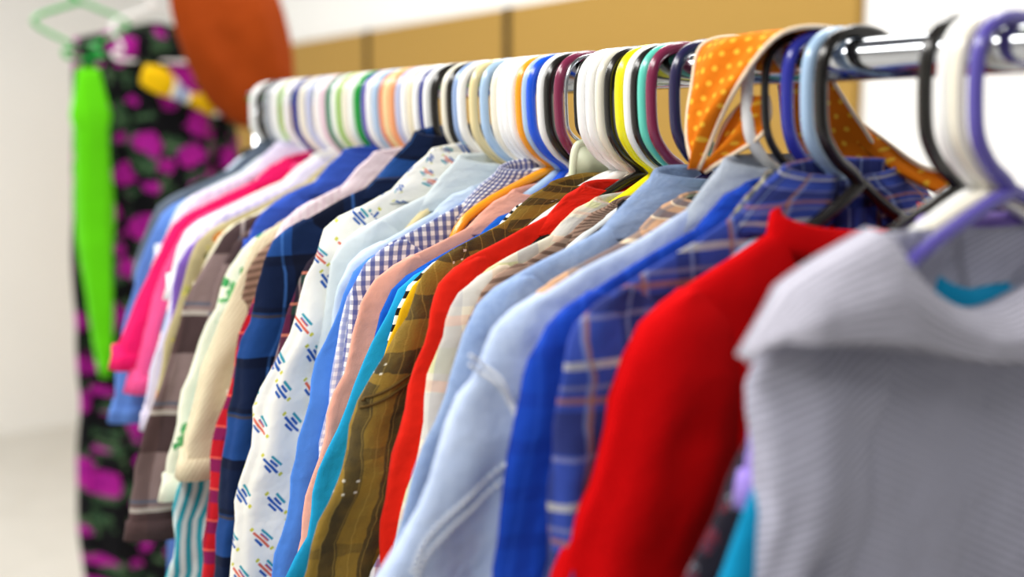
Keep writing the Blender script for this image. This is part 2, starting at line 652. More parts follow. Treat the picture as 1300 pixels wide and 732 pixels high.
            return R, [(u if u < L / 2 else u - L, v) for u, v in U[:-1]] + [(0.0, U[-1][1])]
        for dz in zs:
            R, U = sring(dz)
            rr.append(R)
            uu.append(U)
        R, U = sring(sleeve, 0.003, 0.0)
        rr.append(R)
        uu.append(U)
        R, U = sring(sleeve, 0.0035, 0.03)
        rr.append(R)
        uu.append(U)
        bm = bmesh.new()
        rings(bm, rr, uu, True, True, True)
        sl = finish('sleeve', bm, mat, root)
        if cuff:
            c0 = sleeve - (0.055 if sleeve > 0.4 else 0.022)
            rr, uu = [], []
            for dz in (c0, c0 + 0.001, (c0 + sleeve) / 2, sleeve + 0.001, sleeve + 0.002):
                R, U = sring(dz, -0.0025 if dz not in (c0, sleeve + 0.002) else 0.001)
                rr.append(R)
                uu.append(U)
            bm = bmesh.new()
            rings(bm, rr, uu, True, True, True)
            finish('cuff' if sleeve > 0.4 else 'sleeve_hem', bm, trim or mat, sl)
        if seam:
            # raised double seam round the sleeve head, laid on the cloth itself
            trees = []
            for so in (sl, bodyo):
                trees.append(BVHTree.FromPolygons([v.co.copy() for v in so.data.vertices], [tuple(p.vertices) for p in so.data.polygons]))

            def onto(x, z):
                ys = [h[0].y for h in (t_.ray_cast(Vector((x, -0.3, z)), Vector((0, 1, 0))) for t_ in trees) if h[0] is not None]
                return (x, (min(ys) if ys else -0.01) - 0.0006, z)
            def along(pts, off, n):
                return [onto(p.x * sd, p.z - off) for p in spline([(x, 0, z) for x, z in pts], n)]
            bm = bmesh.new()
            head = [(0.279, -0.106), (0.268, -0.114), (0.257, -0.126), (0.246, -0.153), (0.241, -0.175), (0.238, -0.20)] if name == 'denim_shirt' \
                else [(0.268, -0.158), (0.250, -0.152), (0.224, -0.140), (0.205, -0.139), (0.18, -0.15)]
            for off in (0.0, 0.006):
                tube(bm, along(head, off, 8), 0.0012, 6)
            finish('shoulder_seam', bm, seam, sl)
            if name == 'denim_shirt':
                # twin-stitched seam running down and out across the sleeve
                bm = bmesh.new()
                for off in (0.0, 0.010):
                    P = along([(0.243, -0.169), (0.272, -0.186), (0.295, -0.200), (0.315, -0.218), (0.325, -0.24)], off, 24)
                    for k in range(0, len(P) - 3, 4):
                        tube(bm, P[k:k + 3], 0.0016, 6)
                finish('sleeve_stitching', bm, seam, sl)
    # ---- collar
    ry = st[0][2] * 1.05
    if collar == 'shirt':
        ch, fl = collar_h, fall
        prof = [(0.0, -0.012), (0.0, ch * 0.5), (0.001, ch * 0.9), (0.004, ch + 0.002), (0.008, ch + 0.001), (0.013, ch * 0.75),
                (0.013 + fl * 0.3, ch * 0.25), (0.013 + fl * 0.6, -0.006), (0.013 + fl, -0.010 - fl * 0.25), (0.012 + fl, -0.013 - fl * 0.25),
                (0.011 + fl * 0.6, -0.010), (0.010 + fl * 0.3, ch * 0.1), (0.009, ch * 0.6), (0.004, ch * 0.7), (0.002, 0.0), (0.002, -0.012)]
        rr, uu = [], []
        n = 44
        for i in range(n + 1):
            t = -1 + 2 * i / n
            th = pi / 2 + t * (pi * 0.93)
            R, U = [], []
            tipx = max(0, abs(t) - 0.72) / 0.28
            for k, (dr, dz) in enumerate(prof):
                a, b = neckw - 0.002 + dr * 1.05, ry + 0.001 + dr * 0.12
                x, y = sup(th, a, b, 2.2)
                zz = dz * (1.0 if dz > 0 else 1 + 0.35 * tipx)
                if dz < 0:
                    zz -= max(0, abs(x) - neckw) * slope * 0.35
                zz -= 0.012 * (1 - sin(th)) * 0.5 * (1 if dz > 0 else 0.4)
                nn = noise.noise(Vector((x * 22, zz * 16, 3)) + seedv)
                R.append((x, y + nn * 0.003 + drape(x, zz, ty * 0.5), zz + nn * 0.003))
                U.append((th * 0.06, dr * 1.6 + k * 0.006))
            rr.append(R)
            uu.append(U + [U[0]])
        bm = bmesh.new()
        rings(bm, rr, uu, True, True, True)
        finish('collar', bm, trim or mat, root)
    elif collar in ('crew', 'turtle'):
        h = 0.014 if collar == 'crew' else 0.034
        rr, uu = [], []
        prof = [(0.0, -0.01), (0.0, h * 0.6), (0.003, h), (0.007, h * 0.9), (0.010, 0.0), (0.012, -0.012)]
        n = 40
        for i in range(n + 1):
            th = -pi / 2 + 2 * pi * i / n
            R, U = [], []
            for k, (dr, dz) in enumerate(prof):
                x, y = sup(th, neckw - 0.001 + dr, ry + dr * 0.5, 2.2)
                zz = dz - 0.016 * max(0, -sin(th)) * (1 if collar == 'crew' else 0.3) - 0.35 * max(0, abs(x) - neckw)
                R.append((x, y + drape(x, zz, ty * 0.5), zz))
                U.append((th * 0.06, dz))
            rr.append(R)
            uu.append(U + [U[0]])
        bm = bmesh.new()
        rings(bm, rr, uu, True, False, False)
        bmesh.ops.remove_doubles(bm, verts=bm.verts[:], dist=0.0003)
        finish('neckband', bm, trim or mat, root)
    if collar == 'shirt':
        # button band down the front, following the cloth
        bm = bmesh.new()
        rr, uu = [], []
        zz = -0.02
        while zz > -length + 0.01:
            R, U = [], []
            for x, dy in ((-0.015, 0.001), (-0.0145, -0.002), (0, -0.0025), (0.0145, -0.002), (0.015, 0.001)):
                q = lerp([(-length, ty * 1.15), (-0.12, ty * 1.1), (-0.05, ty), (0, ty * 0.75)], zz)
                R.append((x, -q + dy + drape(x, zz, ty * 0.55), zz))
                U.append((x, zz))
            rr.append(R)
            uu.append(U)
            zz -= 0.03
        rings(bm, rr, uu, False)
        finish('button_band', bm, trim or mat, root)
        bt = glossy('button_' + ('dark' if sum(mat.diffuse_color[:3]) > 9 else 'pearl'), 'e6e2d8', rough=0.3)
        for k in range(6):
            zb = -0.06 - k * 0.095
            q = lerp([(-length, ty * 1.15), (-0.12, ty * 1.1), (-0.05, ty), (0, ty * 0.75)], zb)
            yb = -q - 0.003 + drape(0, zb, ty * 0.55)
            bm = bmesh.new()
            tube(bm, [(0, yb - 0.0018, zb), (0, yb + 0.001, zb)], 0.0052, 12)
            finish('button', bm, bt, root)
    return root

# ------------------------------------------------------------------ cloths
diag('grey_rib', 'b9b9ca', '8a899c', 0.0050, 0.42, 1.15, 0.8, tone=0.05)
plaid('grey_rib_flat', 'bbb9c6', [(1, 0.0056, 0.42, 0, '8c8a98', 0.8)], soft=0.0008)
plain('teal_cloth', '0f8fbe')
plain('lilac_cloth', 'a18ade')
blotch('dark_floral', '2b2730', [(28, 0.45, '7d7b86', 0.5, '4b4850', 0.0), (34, 0.33, '6d2b36', 0.4, '2d3348', 3.0)])
G_red = G('red_knit', rough=0.95, spec=0.1, sheen=0.0).done('d00408', weave=0.6, wrinkle=0.3, tone=0.06)
MATS['red_knit'] = G_red
plaid('blue_plaid', '34489c', [(1, 0.085, 0.30, 0.1, '2a2c58', 0.7), (0, 0.07, 0.25, 0.2, '232a5c', 0.6), (1, 0.085, 0.06, 0.5, 'c8c4b4', 0.6),
                               (0, 0.07, 0.05, 0.6, '9a6a4c', 0.7), (1, 0.0425, 0.07, 0.3, '8a88a0', 0.5), (0, 0.035, 0.07, 0.1, '8fa0cc', 0.45),
                               (1, 0.085, 0.05, 0.75, 'a06a48', 0.6)], soft=0.003)
plaid('olive_plaid', '8b8b78', [(1, 0.032, 0.35, 0.1, '343c46', 0.75), (0, 0.04, 0.28, 0.2, '3d4258', 0.65), (1, 0.032, 0.1, 0.6, 'c9c49c', 0.8),
                                (0, 0.04, 0.12, 0.6, 'cda27c', 0.7), (1, 0.064, 0.12, 0.8, '3c4a86', 0.7)], soft=0.003)
plaid('rust_plaid', 'c59b7a', [(1, 0.04, 0.4, 0.1, '4c5062', 0.75), (0, 0.05, 0.3, 0.3, '6b6a70', 0.6), (1, 0.04, 0.08, 0.7, 'e4d2b4', 0.8)])
plaid('royal_blue', '1a45b4', [(1, 0.03, 0.3, 0, '16379c', 0.6), (0, 0.03, 0.3, 0, '163598', 0.5), (0, 0.03, 0.06, 0.6, '2c59cc', 0.5)])
denim('light_denim', '93abd6', 'd3def2', 0.85)
denim('mid_denim', '5474b0', 'b4c8e4', 0.85)
denim('grey_denim', '8d9cb4', 'ccd3dc', 0.85)
denim('dusty_denim', '4f69a2', '8ba0cd', 0.6)
plaid('cream_patch', 'ebe2cb', [(1, 0.10, 0.34, 0.1, 'cfcdc8', 0.75), (0, 0.09, 0.28, 0.15, 'e2c9ae', 0.8), (1, 0.10, 0.2, 0.62, 'dfe0a6', 0.8),
                                (0, 0.09, 0.2, 0.6, 'bdbab8', 0.7), (1, 0.05, 0.16, 0.5, 'eab9a0', 0.5)], soft=0.006)
plain('grey_jersey', '9a9ba1')
plain('white_cotton', 'eeeeec')
plain('black_cotton', '17171b')
diag('taupe_stripe', '9a7d6c', '6a5246', 0.008, 0.4, 1.4)
plain('scarlet', 'd9200f', weave=0.3, wrinkle=0.7)
plaid('violet_check', 'ece8ea', [(1, 0.02, 0.35, 0, '4b50a4', 0.7), (0, 0.02, 0.35, 0, 'a23a58', 0.6)])
plaid('teal_plaid', '2aa59b', [(1, 0.018, 0.3, 0, '123c3c', 0.8), (0, 0.018, 0.3, 0.3, '0f5a52', 0.7), (1, 0.018, 0.08, 0.6, 'd7e8e0', 0.5)])
ikat('ochre_ikat')
plain('sand_cotton', 'd8cdb8')
plaid('mustard', 'dba810', [], tone=0.06)
plain('slate_blue', '2f568f')
diag('mono_stripe', 'f0eee6', '1d1c1c', 0.0135, 0.45, 1.52)
plain('cobalt', '1d63cc')
plain('aqua_cloth', '1f9ccf')
plain('peach_cotton', 'eba793', weave=0.3)
plaid('navy_gingham', 'f1f1f4', [(0, 0.0085, 0.5, 0, '2c3f92', 0.8), (1, 0.0085, 0.5, 0, '2c3f92', 0.55)], soft=0.0005)
plaid('pale_gingham', 'eff0f6', [(0, 0.0075, 0.5, 0, '7382c6', 0.6), (1, 0.0075, 0.5, 0, '7382c6', 0.4)], soft=0.0005)
plaid('black_pinstripe', '1b1a20', [(1, 0.012, 0.1, 0, '5a4048', 0.7)])
plain('sky_blue', '4a80d6', weave=0.3)
plain('ice_grey', 'ccd6d9', weave=0.3)
plain('ice_blue', 'c3d3e4', weave=0.3)
printed('motif_print', 'efeee6', 0.034, 0.34, '2f5ca8', 'd96a55', '3596a8')
plaid('dark_tartan', '2a2230', [(1, 0.03, 0.3, 0, '24483c', 0.6), (0, 0.03, 0.3, 0.4, '6a1f45', 0.6), (1, 0.03, 0.09, 0.7, 'c97a66', 0.8), (0, 0.015, 0.12, 0.2, 'b8a0a0', 0.5)])
plaid('navy_flannel', '0f1d3c', [(1, 0.10, 0.45, 0.15, '1f4788', 0.85), (0, 0.085, 0.4, 0.2, '0c1020', 0.75), (1, 0.10, 0.03, 0.75, '6a5a38', 0.6),
                                 (0, 0.085, 0.035, 0.7, '3f6fb8', 0.6), (1, 0.05, 0.2, 0.5, '0b0f20', 0.5)], soft=0.003)
plaid('blush_stripe', 'ecdbe0', [(0, 0.009, 0.2, 0, 'd9b9c6', 0.7)])
plaid('red_tartan', 'c01a26', [(1, 0.032, 0.4, 0, '5a1c5c', 0.7), (0, 0.036, 0.4, 0.3, '7c1836', 0.65), (1, 0.032, 0.07, 0.6, 'ee6a5a', 0.7), (0, 0.036, 0.06, 0.85, '2a2c70', 0.8)])
diag('beige_rib', 'e0d3b6', 'cdbc98', 0.0045, 0.4, 0.5, weave=0.6)
diag('teal_stripe', 'd5e6e6', '35a3b4', 0.0125, 0.5, 0.05)
g_ = blotch('green_print', 'e9ebd6', [(24, 0.34, '4ca562', 0.7, '8cc486', 0.0), (40, 0.2, '2f8a4c', 0.5, '5fb46c', 2.0)])
plaid('indigo', '3455b8', [(1, 0.02, 0.2, 0, '2a479f', 0.6)])
plaid('brown_plaid', '84706f', [(1, 0.11, 0.42, 0.1, '38282a', 0.9), (0, 0.09, 0.42, 0.3, '55403f', 0.6), (1, 0.11, 0.03, 0.62, '4e5c70', 0.8),
                                (1, 0.11, 0.05, 0.72, 'cdc4ba', 0.6), (0, 0.09, 0.05, 0.85, 'b8aaa4', 0.6)], soft=0.002)
blotch('khaki_floral', 'b3a67c', [(22, 0.3, '9aa052', 0.7, 'c8b860', 0.0), (19, 0.2, 'b5652c', 0.5, 'cf9440', 5.0), (40, 0.14, '6e6a44', 0.5, '7d7548', 1.0)])
plain('cream_cotton', 'e8e2c8')
plain('violet_cloth', '7d5cb8')
plaid('pale_lilac', 'dcd6ea', [(0, 0.012, 0.3, 0, 'bfb8e0', 0.6)])
plain('shell_pink', 'ecd9da')
plain('hot_pink', 'dc1660', weave=0.4, wrinkle=0.7)
plain('rose_pink', 'e0508a', weave=0.4)
diag('aqua_white', 'e3eeee', '2f9fc4', 0.05, 0.5, 1.3)
plain('cornflower', '5a80c8')
plain('slate_grey', '56606e')
plain('lime_cloth', '58c00a')
blotch('magenta_floral', '0c0c10', [(17, 0.36, '3d5a3c', 1.1, '22382a', 3.7), (24, 0.22, '56704e', 0.9, '2c4430', 8.0), (13.5, 0.42, 'a81c8c', 0.5, '8c1480', 0.3),
                                    (19, 0.25, 'a81a90', 0.5, '7c1070', 6.1)], tone=0.03)
plain('rust_cloth', '8c3605', wrinkle=0.7)
stitch = plain('pale_stitch', 'eef1f6')
stitch_dark = plain('blue_stitch', '4a689c')
stitch_brown = plain('brown_stitch', '5a4520')

# ------------------------------------------------------------------ the row of clothes, nearest first
# distance along the rail, hanger colour, hanger kind, name, category, cloth, half width, options, label, hanger label
ROW = [
    (0.4570, 'purple', 'plastic', 'shirt', 'shirt', 'grey_rib', 0.178, dict(slide=-0.03, neckw=0.10, collar='none', scoop=0.05, fold=1.0, sink=0.023, ty=.014, lean=0, hy=0.022,  collar_h=0.021, fall=0.05, cuff=True, flare=-0.04),
     'grey ribbed shirt nearest the camera at the right end of the row',
     'purple plastic hanger carrying the nearest grey ribbed shirt'),
    (0.4682, 'cream', 'plastic', 't_shirt', 't-shirt', 'teal_cloth', 0.194, dict(sink=0.060, collar='crew', flare=1.48, ty=0.0055, hy=0.0095),
     'teal shirt showing as a narrow strip behind the grey ribbed shirt',
     'cream plastic hanger carrying the teal shirt behind the grey one'),
    (0.4808, 'white', 'plastic', 'blouse', 'blouse', 'lilac_cloth', 0.206, dict(collar='crew', sleeve=0.10, length=0.6, flare=-0.31, sink=0.030, ty=0.0062, hy=0.0110),
     'lilac short-sleeved blouse peeping out between the grey and red garments',
     'white plastic hanger carrying the lilac blouse near the right end'),
    (0.4957, 'black', 'plastic', 'shirt', 'shirt', 'dark_floral', 0.186, dict(sink=0.060, flare=1.42, ty=0.0140, hy=0.0160),
     'dark grey floral shirt hanging between the grey ribbed shirt and red sweater',
     'black plastic hanger carrying the dark floral shirt'),
    (0.5782, 'black', 'plastic', 'sweater', 'sweater', 'red_knit', 0.208, dict(collar='crew', neckw=.078, scoop=.012, sink=0.030, hy=.024, ty=.014, flare=1.08, fold=.6),
     'large plain red knit sweater with a wide neck opening',
     'black plastic hanger inside the wide neck of the large red sweater'),
    (0.5944, 'light blue', 'plastic', 'shirt', 'shirt', 'blue_plaid', 0.244, dict(hy=.022, collar_h=0.014, fold=1.3, flare=0.46, sink=-0.002, ty=0.0074),
     'blue plaid flannel shirt with grey and brown lines, behind the red sweater',
     'pale blue plastic hanger carrying the blue plaid flannel shirt'),
    (0.6111, 'deep blue', 'plastic', 'shirt', 'shirt', 'olive_plaid', 0.208, dict(collar_h=0.024, sink=0.012, flare=0.61, ty=0.0087, hy=0.0156),
     'grey-green plaid shirt whose folded collar stands behind the red sweater',
     'deep blue plastic hanger carrying the grey-green plaid shirt'),
    (0.6333, 'black', 'slim', 'shirt', 'shirt', 'royal_blue', 0.244, dict(hy=.02, collar_h=0.009, fold=1.1, sink=0.008, flare=0.67, ty=0.0092),
     'plain royal blue shirt between the plaid flannel and the pale denim shirt',
     'slim black hanger carrying the royal blue shirt'),
    (0.6522, 'white', 'plastic', 'denim_shirt', 'denim shirt', 'light_denim', 0.268, dict(fold=1.5, hy=.026, seam='stitch', sink=0.004, collar_h=0.021, trim='grey_denim', flare=1.54, ty=0.0140),
     'pale washed denim shirt with a grey denim collar and stitched shoulder seams',
     'white plastic hanger carrying the pale washed denim shirt, right of the orange scarf'),
    (0.7033, 'teal', 'plastic', 'shirt', 'shirt', 'rust_plaid', 0.217, dict(collar_h=0.008, sink=0.020, ty=0.0140, hy=0.0160),
     'rust and grey plaid shirt mostly hidden behind the pale denim shirt',
     'teal plastic hanger beside the orange dotted scarf'),
    (0.7347, 'midnight', 'plastic', 'denim_shirt', 'denim shirt', 'mid_denim', 0.234, dict(hy=.018, sink=0.014, collar_h=0.021, fall=.05, trim='mid_denim', flare=1.11, ty=0.0136),
     'mid blue denim shirt with a wide folded collar, left of the pale denim one',
     'dark midnight blue hanger standing alone on the rail left of the orange scarf'),
    (0.7639, 'burgundy', 'plastic', 't_shirt', 't-shirt', 'grey_jersey', 0.208, dict(collar='crew', sleeve=.2, sink=0.035, ty=0.0087, hy=0.0154),
     'grey jersey top hidden low behind the mid blue denim shirt',
     'burgundy plastic hanger right of the turquoise one'),
    (0.7732, 'turquoise', 'plastic', 't_shirt', 't-shirt', 'white_cotton', 0.203, dict(collar='crew', sleeve=.2, sink=0.035, ty=0.0055, hy=0.0080),
     'white cotton top hidden behind the mid blue denim shirt',
     'turquoise plastic hanger left of a burgundy one'),
    (0.7838, 'black', 'plastic', 'blouse', 'blouse', 'black_cotton', 0.197, dict(collar='crew', sleeve=.3, sink=0.035, ty=0.0055, hy=0.0085),
     'black cotton blouse hidden low between the denim shirt and the brown collar',
     'black plastic hanger between the white and turquoise ones'),
    (0.7946, 'white', 'plastic', 'shirt', 'shirt', 'taupe_stripe', 0.198, dict(collar_h=0.009, sink=0.030, ty=0.0055, hy=0.0087),
     'brown striped shirt with its soft collar showing left of the denim collar',
     'white plastic hanger right beside the yellow one'),
    (0.8056, 'yellow', 'plastic', 'shirt', 'shirt', 'cream_patch', 0.21, dict(hy=.018, collar_h=0.009, sink=0.026, flare=0.85, neckw=.06, ty=0.0063),
     'cream shirt with large faded grey, yellow and pink checks',
     'bright yellow plastic hanger carrying the cream checked shirt'),
    (0.8224, 'black', 'plastic', 'shirt', 'shirt', 'scarlet', 0.221, dict(hy=.017, collar_h=0.009, sink=0.016, flare=0.67, neckw=.06, ty=0.0066),
     'bright scarlet shirt between the ochre ikat shirt and the cream checked one',
     'black plastic hanger left of the yellow one'),
    (0.8351, 'cream', 'plastic', 'blouse', 'blouse', 'violet_check', 0.197, dict(collar_h=0.006, sink=0.030, ty=0.0058, hy=0.0102),
     'white blouse with violet checks lying low under a bare white hanger arm',
     'cream plastic hanger standing behind two white hooks'),
    (0.8480, 'white', 'plastic', 'shirt', 'shirt', 'teal_plaid', 0.196, dict(collar_h=0.004, sink=0.052, ty=0.0056, hy=0.0100),
     'teal plaid shirt whose collar shows beside the bare white hanger arm',
     'white plastic hanger with a bare sloping arm over the teal plaid shirt'),
    (0.8601, 'white', 'plastic', 'shirt', 'shirt', 'ochre_ikat', 0.217, dict(hy=.02, collar_h=0.011, sink=0.014, seam='stitch_brown', neckw=.07, fold=1.15, flare=1.72, trim='ochre_ikat', ty=0.0057),
     'ochre brown ikat shirt with dark bands in the middle of the row',
     'white plastic hanger carrying the ochre ikat shirt'),
    (0.8735, 'black', 'wire', 'blouse', 'blouse', 'sand_cotton', 0.182, dict(collar_h=0.013, sink=0.036, cuff=False, ty=0.0061, hy=0.0109),
     'sand coloured blouse with a ruffled neck behind the ochre ikat shirt',
     'thin black wire hanger carrying the sand coloured blouse'),
    (0.8873, 'wire', 'wire', 'shirt', 'shirt', 'slate_blue', 0.188, dict(trim='mustard', collar_h=0.009, sink=0.036, ty=0.0057, hy=0.0101),
     'slate blue shirt with a mustard collar behind the ochre ikat shirt',
     'bare grey wire hanger between the burgundy and thin black ones'),
    (0.8988, 'burgundy', 'plastic', 't_shirt', 't-shirt', 'mustard', 0.204, dict(collar='crew', trim='slate_blue', sink=0.034, flare=0.8, ty=0.0058, hy=0.0103),
     'mustard yellow top with a slate blue neckband',
     'burgundy plastic hanger beside the grey wire one'),
    (0.9132, 'black', 'plastic', 'shirt', 'shirt', 'mono_stripe', 0.205, dict(collar_h=0.012, sink=0.030, flare=0.69, ty=0.0062, hy=0.0111),
     'black and white striped shirt showing left of the ochre ikat shirt',
     'black plastic hanger left of the burgundy one by the wire hanger'),
    (0.9265, 'white', 'plastic', 't_shirt', 't-shirt', 'aqua_cloth', 0.204, dict(collar='crew', sink=0.041, flare=1.37, ty=0.0064, hy=0.0113),
     'aqua blue top showing as a thin sliver beside the peach shirt',
     'white plastic hanger between the blue and black ones'),
    (0.9415, 'blue', 'plastic', 'shirt', 'shirt', 'cobalt', 0.203, dict(collar_h=0.008, sink=0.041, flare=.5, ty=0.0056, hy=0.0099),
     'cobalt blue shirt almost hidden behind the striped shirt',
     'bright blue plastic hanger in the middle of the rail'),
    (0.9512, 'light blue', 'plastic', 'shirt', 'shirt', 'peach_cotton', 0.212, dict(hy=.016, sink=0.030, collar_h=0.014, flare=0.99, ty=0.0055),
     'peach pink cotton shirt left of the ochre ikat shirt',
     'light blue plastic hanger tucked against the bright blue one'),
    (0.9625, 'orange', 'plastic', 'blouse', 'blouse', 'shell_pink', 0.177, dict(collar='crew', sink=0.045, sleeve=.2, ty=0.0055, hy=0.0091),
     'shell pink blouse hidden behind the peach shirt',
     'orange plastic hanger with a bare sloping arm over the peach shirt'),
    (0.9739, 'white', 'plastic', 'shirt', 'shirt', 'navy_gingham', 0.214, dict(collar_h=0.021, sink=0.014, flare=0.52, ty=0.0055, hy=0.0093),
     'navy and white gingham shirt with a checked collar',
     'white plastic hanger carrying the navy gingham shirt, left of the orange one'),
    (0.9856, 'white', 'plastic', 'shirt', 'shirt', 'pale_gingham', 0.213, dict(collar_h=0.008, sink=0.024, flare=0.65, ty=0.0055, hy=0.0094),
     'pale blue gingham shirt showing as a strip beside the sky blue one',
     'white plastic hanger carrying the pale gingham shirt'),
    (0.9975, 'white', 'plastic', 'blouse', 'blouse', 'black_pinstripe', 0.185, dict(collar_h=0.008, sink=0.026, sleeve=.06, flare=-0.99, ty=0.0055, hy=0.0096),
     'black pinstriped blouse showing as a dark shoulder above the sky blue shirt',
     'white plastic hanger carrying the black pinstriped blouse'),
    (1.0095, 'cream', 'plastic', 'shirt', 'shirt', 'sky_blue', 0.21, dict(hy=.014, collar_h=0.008, sink=0.030, flare=0.95, ty=0.0076),
     'sky blue cotton shirt with a long plain sleeve',
     'cream plastic hanger right of the wide light blue one'),
    (1.0312, 'light blue', 'plastic', 'shirt', 'shirt', 'ice_blue', 0.206, dict(collar_h=0.009, sink=0.026, flare=0.38, ty=0.0099, hy=0.0160),
     'ice blue shirt between the pale grey and sky blue shirts',
     'wide light blue plastic hanger right of the pale yellow one'),
    (1.0535, 'pale yellow', 'plastic', 'shirt', 'shirt', 'ice_grey', 0.197, dict(collar_h=0.023, sink=0.012, flare=0.51, hy=.014, fold=.6, ty=0.0098),
     'pale grey shirt with a smooth tall collar, right of the printed white shirt',
     'pale yellow plastic hanger carrying the pale grey shirt'),
    (1.0749, 'white', 'plastic', 'shirt', 'shirt', 'motif_print', 0.209, dict(hy=.017, collar_h=0.024, fall=.05, sink=0.002, flare=1.16, fold=1.1, neckw=.072, ty=0.0075),
     'white shirt printed with small blue and red slanting motifs',
     'white plastic hanger carrying the printed white shirt'),
    (1.0867, 'steel blue', 'plastic', 't_shirt', 't-shirt', 'white_cotton', 0.185, dict(collar='crew', sink=0.022, sleeve=.2, ty=0.0055, hy=0.0095),
     'white top hidden behind the printed white shirt',
     "steel blue plastic hanger left of the printed shirt's white one"),
    (1.0987, 'black', 'plastic', 'shirt', 'shirt', 'dark_tartan', 0.22, dict(collar_h=0.014, sink=0.020, flare=1.03, ty=0.0058, hy=0.0104),
     'dark tartan shirt with pinkish lines, a strip beside the printed shirt',
     'black plastic hanger carrying the dark tartan shirt'),
    (1.1126, 'cream', 'plastic', 'shirt', 'shirt', 'cornflower', 0.198, dict(collar_h=0.008, sink=0.022, sleeve=.2, ty=0.0079, hy=0.0141),
     'cornflower blue shirt hidden between the two dark plaid shirts',
     'cream plastic hanger between two black ones'),
    (1.1340, 'black', 'plastic', 'flannel_shirt', 'flannel shirt', 'navy_flannel', 0.241, dict(hy=.02, collar_h=0.034, fall=.06, sink=-0.006, flare=0.81, neckw=.06, ty=0.0085),
     'navy blue flannel shirt with a tall dark plaid collar',
     'black plastic hanger standing in the tall navy flannel collar'),
    (1.1505, 'white', 'plastic', 't_shirt', 't-shirt', 'grey_jersey', 0.176, dict(collar='crew', sink=0.022, sleeve=.2, ty=0.0071, hy=0.0126),
     'grey jersey top hidden behind the navy flannel shirt',
     'white plastic hanger right of the navy one'),
    (1.1654, 'navy', 'slim', 't_shirt', 't-shirt', 'white_cotton', 0.169, dict(collar='crew', sink=0.022, sleeve=.2, ty=0.0059, hy=0.0105),
     'white cotton top hidden behind the navy flannel collar',
     'slim navy plastic hanger between white ones'),
    (1.1768, 'white', 'plastic', 'shirt', 'shirt', 'red_tartan', 0.226, dict(hy=.014, sink=0.024, flare=0.91, collar_h=0.017, ty=0.0056),
     'red tartan shirt showing left of the navy flannel one',
     'white plastic hanger carrying the red tartan shirt'),
    (1.1903, 'beige', 'plastic', 'blouse', 'blouse', 'sand_cotton', 0.216, dict(collar_h=0.014, sink=0.010, sleeve=.2, ty=0.0066, hy=0.0117),
     'sand blouse with a loose collar left of the red tartan shirt',
     'beige plastic hanger left of the white tartan one'),
    (1.2060, 'white', 'plastic', 'blouse', 'blouse', 'blush_stripe', 0.202, dict(collar_h=0.023, sink=0.006, neckw=.075, sleeve=.12, flare=.3, ty=0.0067, hy=0.0119),
     'blush pink finely striped blouse with a high smooth collar',
     'white plastic hanger carrying the blush striped blouse'),
    (1.2201, 'lavender', 'plastic', 'shirt', 'shirt', 'taupe_stripe', 0.226, dict(collar_h=0.014, sink=0.020, sleeve=0.200, flare=.5, ty=0.0068, hy=0.0121),
     'brown taupe striped shirt beside the beige ribbed one',
     'lavender plastic hanger right of the peach one'),
    (1.2364, 'peach', 'plastic', 'shirt', 'shirt', 'beige_rib', 0.223, dict(hy=.022, sleeve=0.270, collar_h=0.011, sink=0.012, flare=1.22, puff=1.2, fold=.8, ty=0.0070),
     'beige finely ribbed shirt with a long full sleeve',
     'peach orange plastic hanger carrying the beige ribbed shirt'),
    (1.2510, 'pale yellow', 'plastic', 'shirt', 'shirt', 'teal_stripe', 0.211, dict(collar_h=0.008, sink=0.020, flare=1.39, hy=.018, length=.72, ty=0.0066),
     'teal and white striped shirt showing below the beige sleeve',
     'pale yellow plastic hanger left of the peach one'),
    (1.2658, 'salmon', 'slim', 'shirt', 'shirt', 'scarlet', 0.194, dict(collar_h=0.008, sink=0.020, flare=0.96, hy=.012, ty=0.0067),
     'scarlet shirt showing as a strip right of the beige sleeve',
     'slim salmon plastic hanger left of a pale yellow one'),
    (1.2809, 'light blue', 'plastic', 'blouse', 'blouse', 'green_print', 0.226, dict(hy=.016, collar_h=0.014, sink=0.020, flare=1.31, sleeve=0.290, ty=0.0074),
     'cream blouse printed with green leaves beside the beige ribbed shirt',
     'light blue plastic hanger carrying the green leaf blouse'),
    (1.2985, 'white', 'plastic', 'shirt', 'shirt', 'indigo', 0.191, dict(collar_h=0.023, sink=0.006, sleeve=.08, neckw=.07, ty=0.0075, hy=0.0133),
     'indigo blue shirt whose collar and shoulder stand above its neighbours',
     'white plastic hanger right of the purple one'),
    (1.3142, 'purple', 'plastic', 'blouse', 'blouse', 'brown_plaid', 0.224, dict(hy=.014, collar_h=0.008, sleeve=0.300, sink=0.020, flare=0.71, ty=0.0077),
     'brown and grey plaid blouse tucked between the brown plaid shirt and green leaf blouse',
     'purple plastic hanger touching the green one'),
    (1.3325, 'green', 'plastic', 'shirt', 'shirt', 'brown_plaid', 0.23, dict(hy=.018, collar_h=0.014, sink=0.008, flare=1.37, sleeve=0.360, ty=0.0083),
     'brown plaid shirt with wide squares whose sleeve hangs left of the green leaf blouse',
     'green plastic hanger, the only bright green one on the rail'),
    (1.3513, 'white', 'plastic', 'blouse', 'blouse', 'cream_cotton', 0.228, dict(collar_h=0.021, sink=0.010, sleeve=.1, ty=0.0085, hy=0.0151),
     'cream cotton blouse with a raised collar behind the brown plaid shirt',
     'white plastic hanger left of the green one'),
    (1.3704, 'cream', 'plastic', 'blouse', 'blouse', 'khaki_floral', 0.249, dict(hy=.017, collar_h=0.014, sink=0.008, flare=0.86, sleeve=0.270, ty=0.0082),
     'khaki blouse with a faded floral print',
     'cream plastic hanger carrying the khaki floral blouse'),
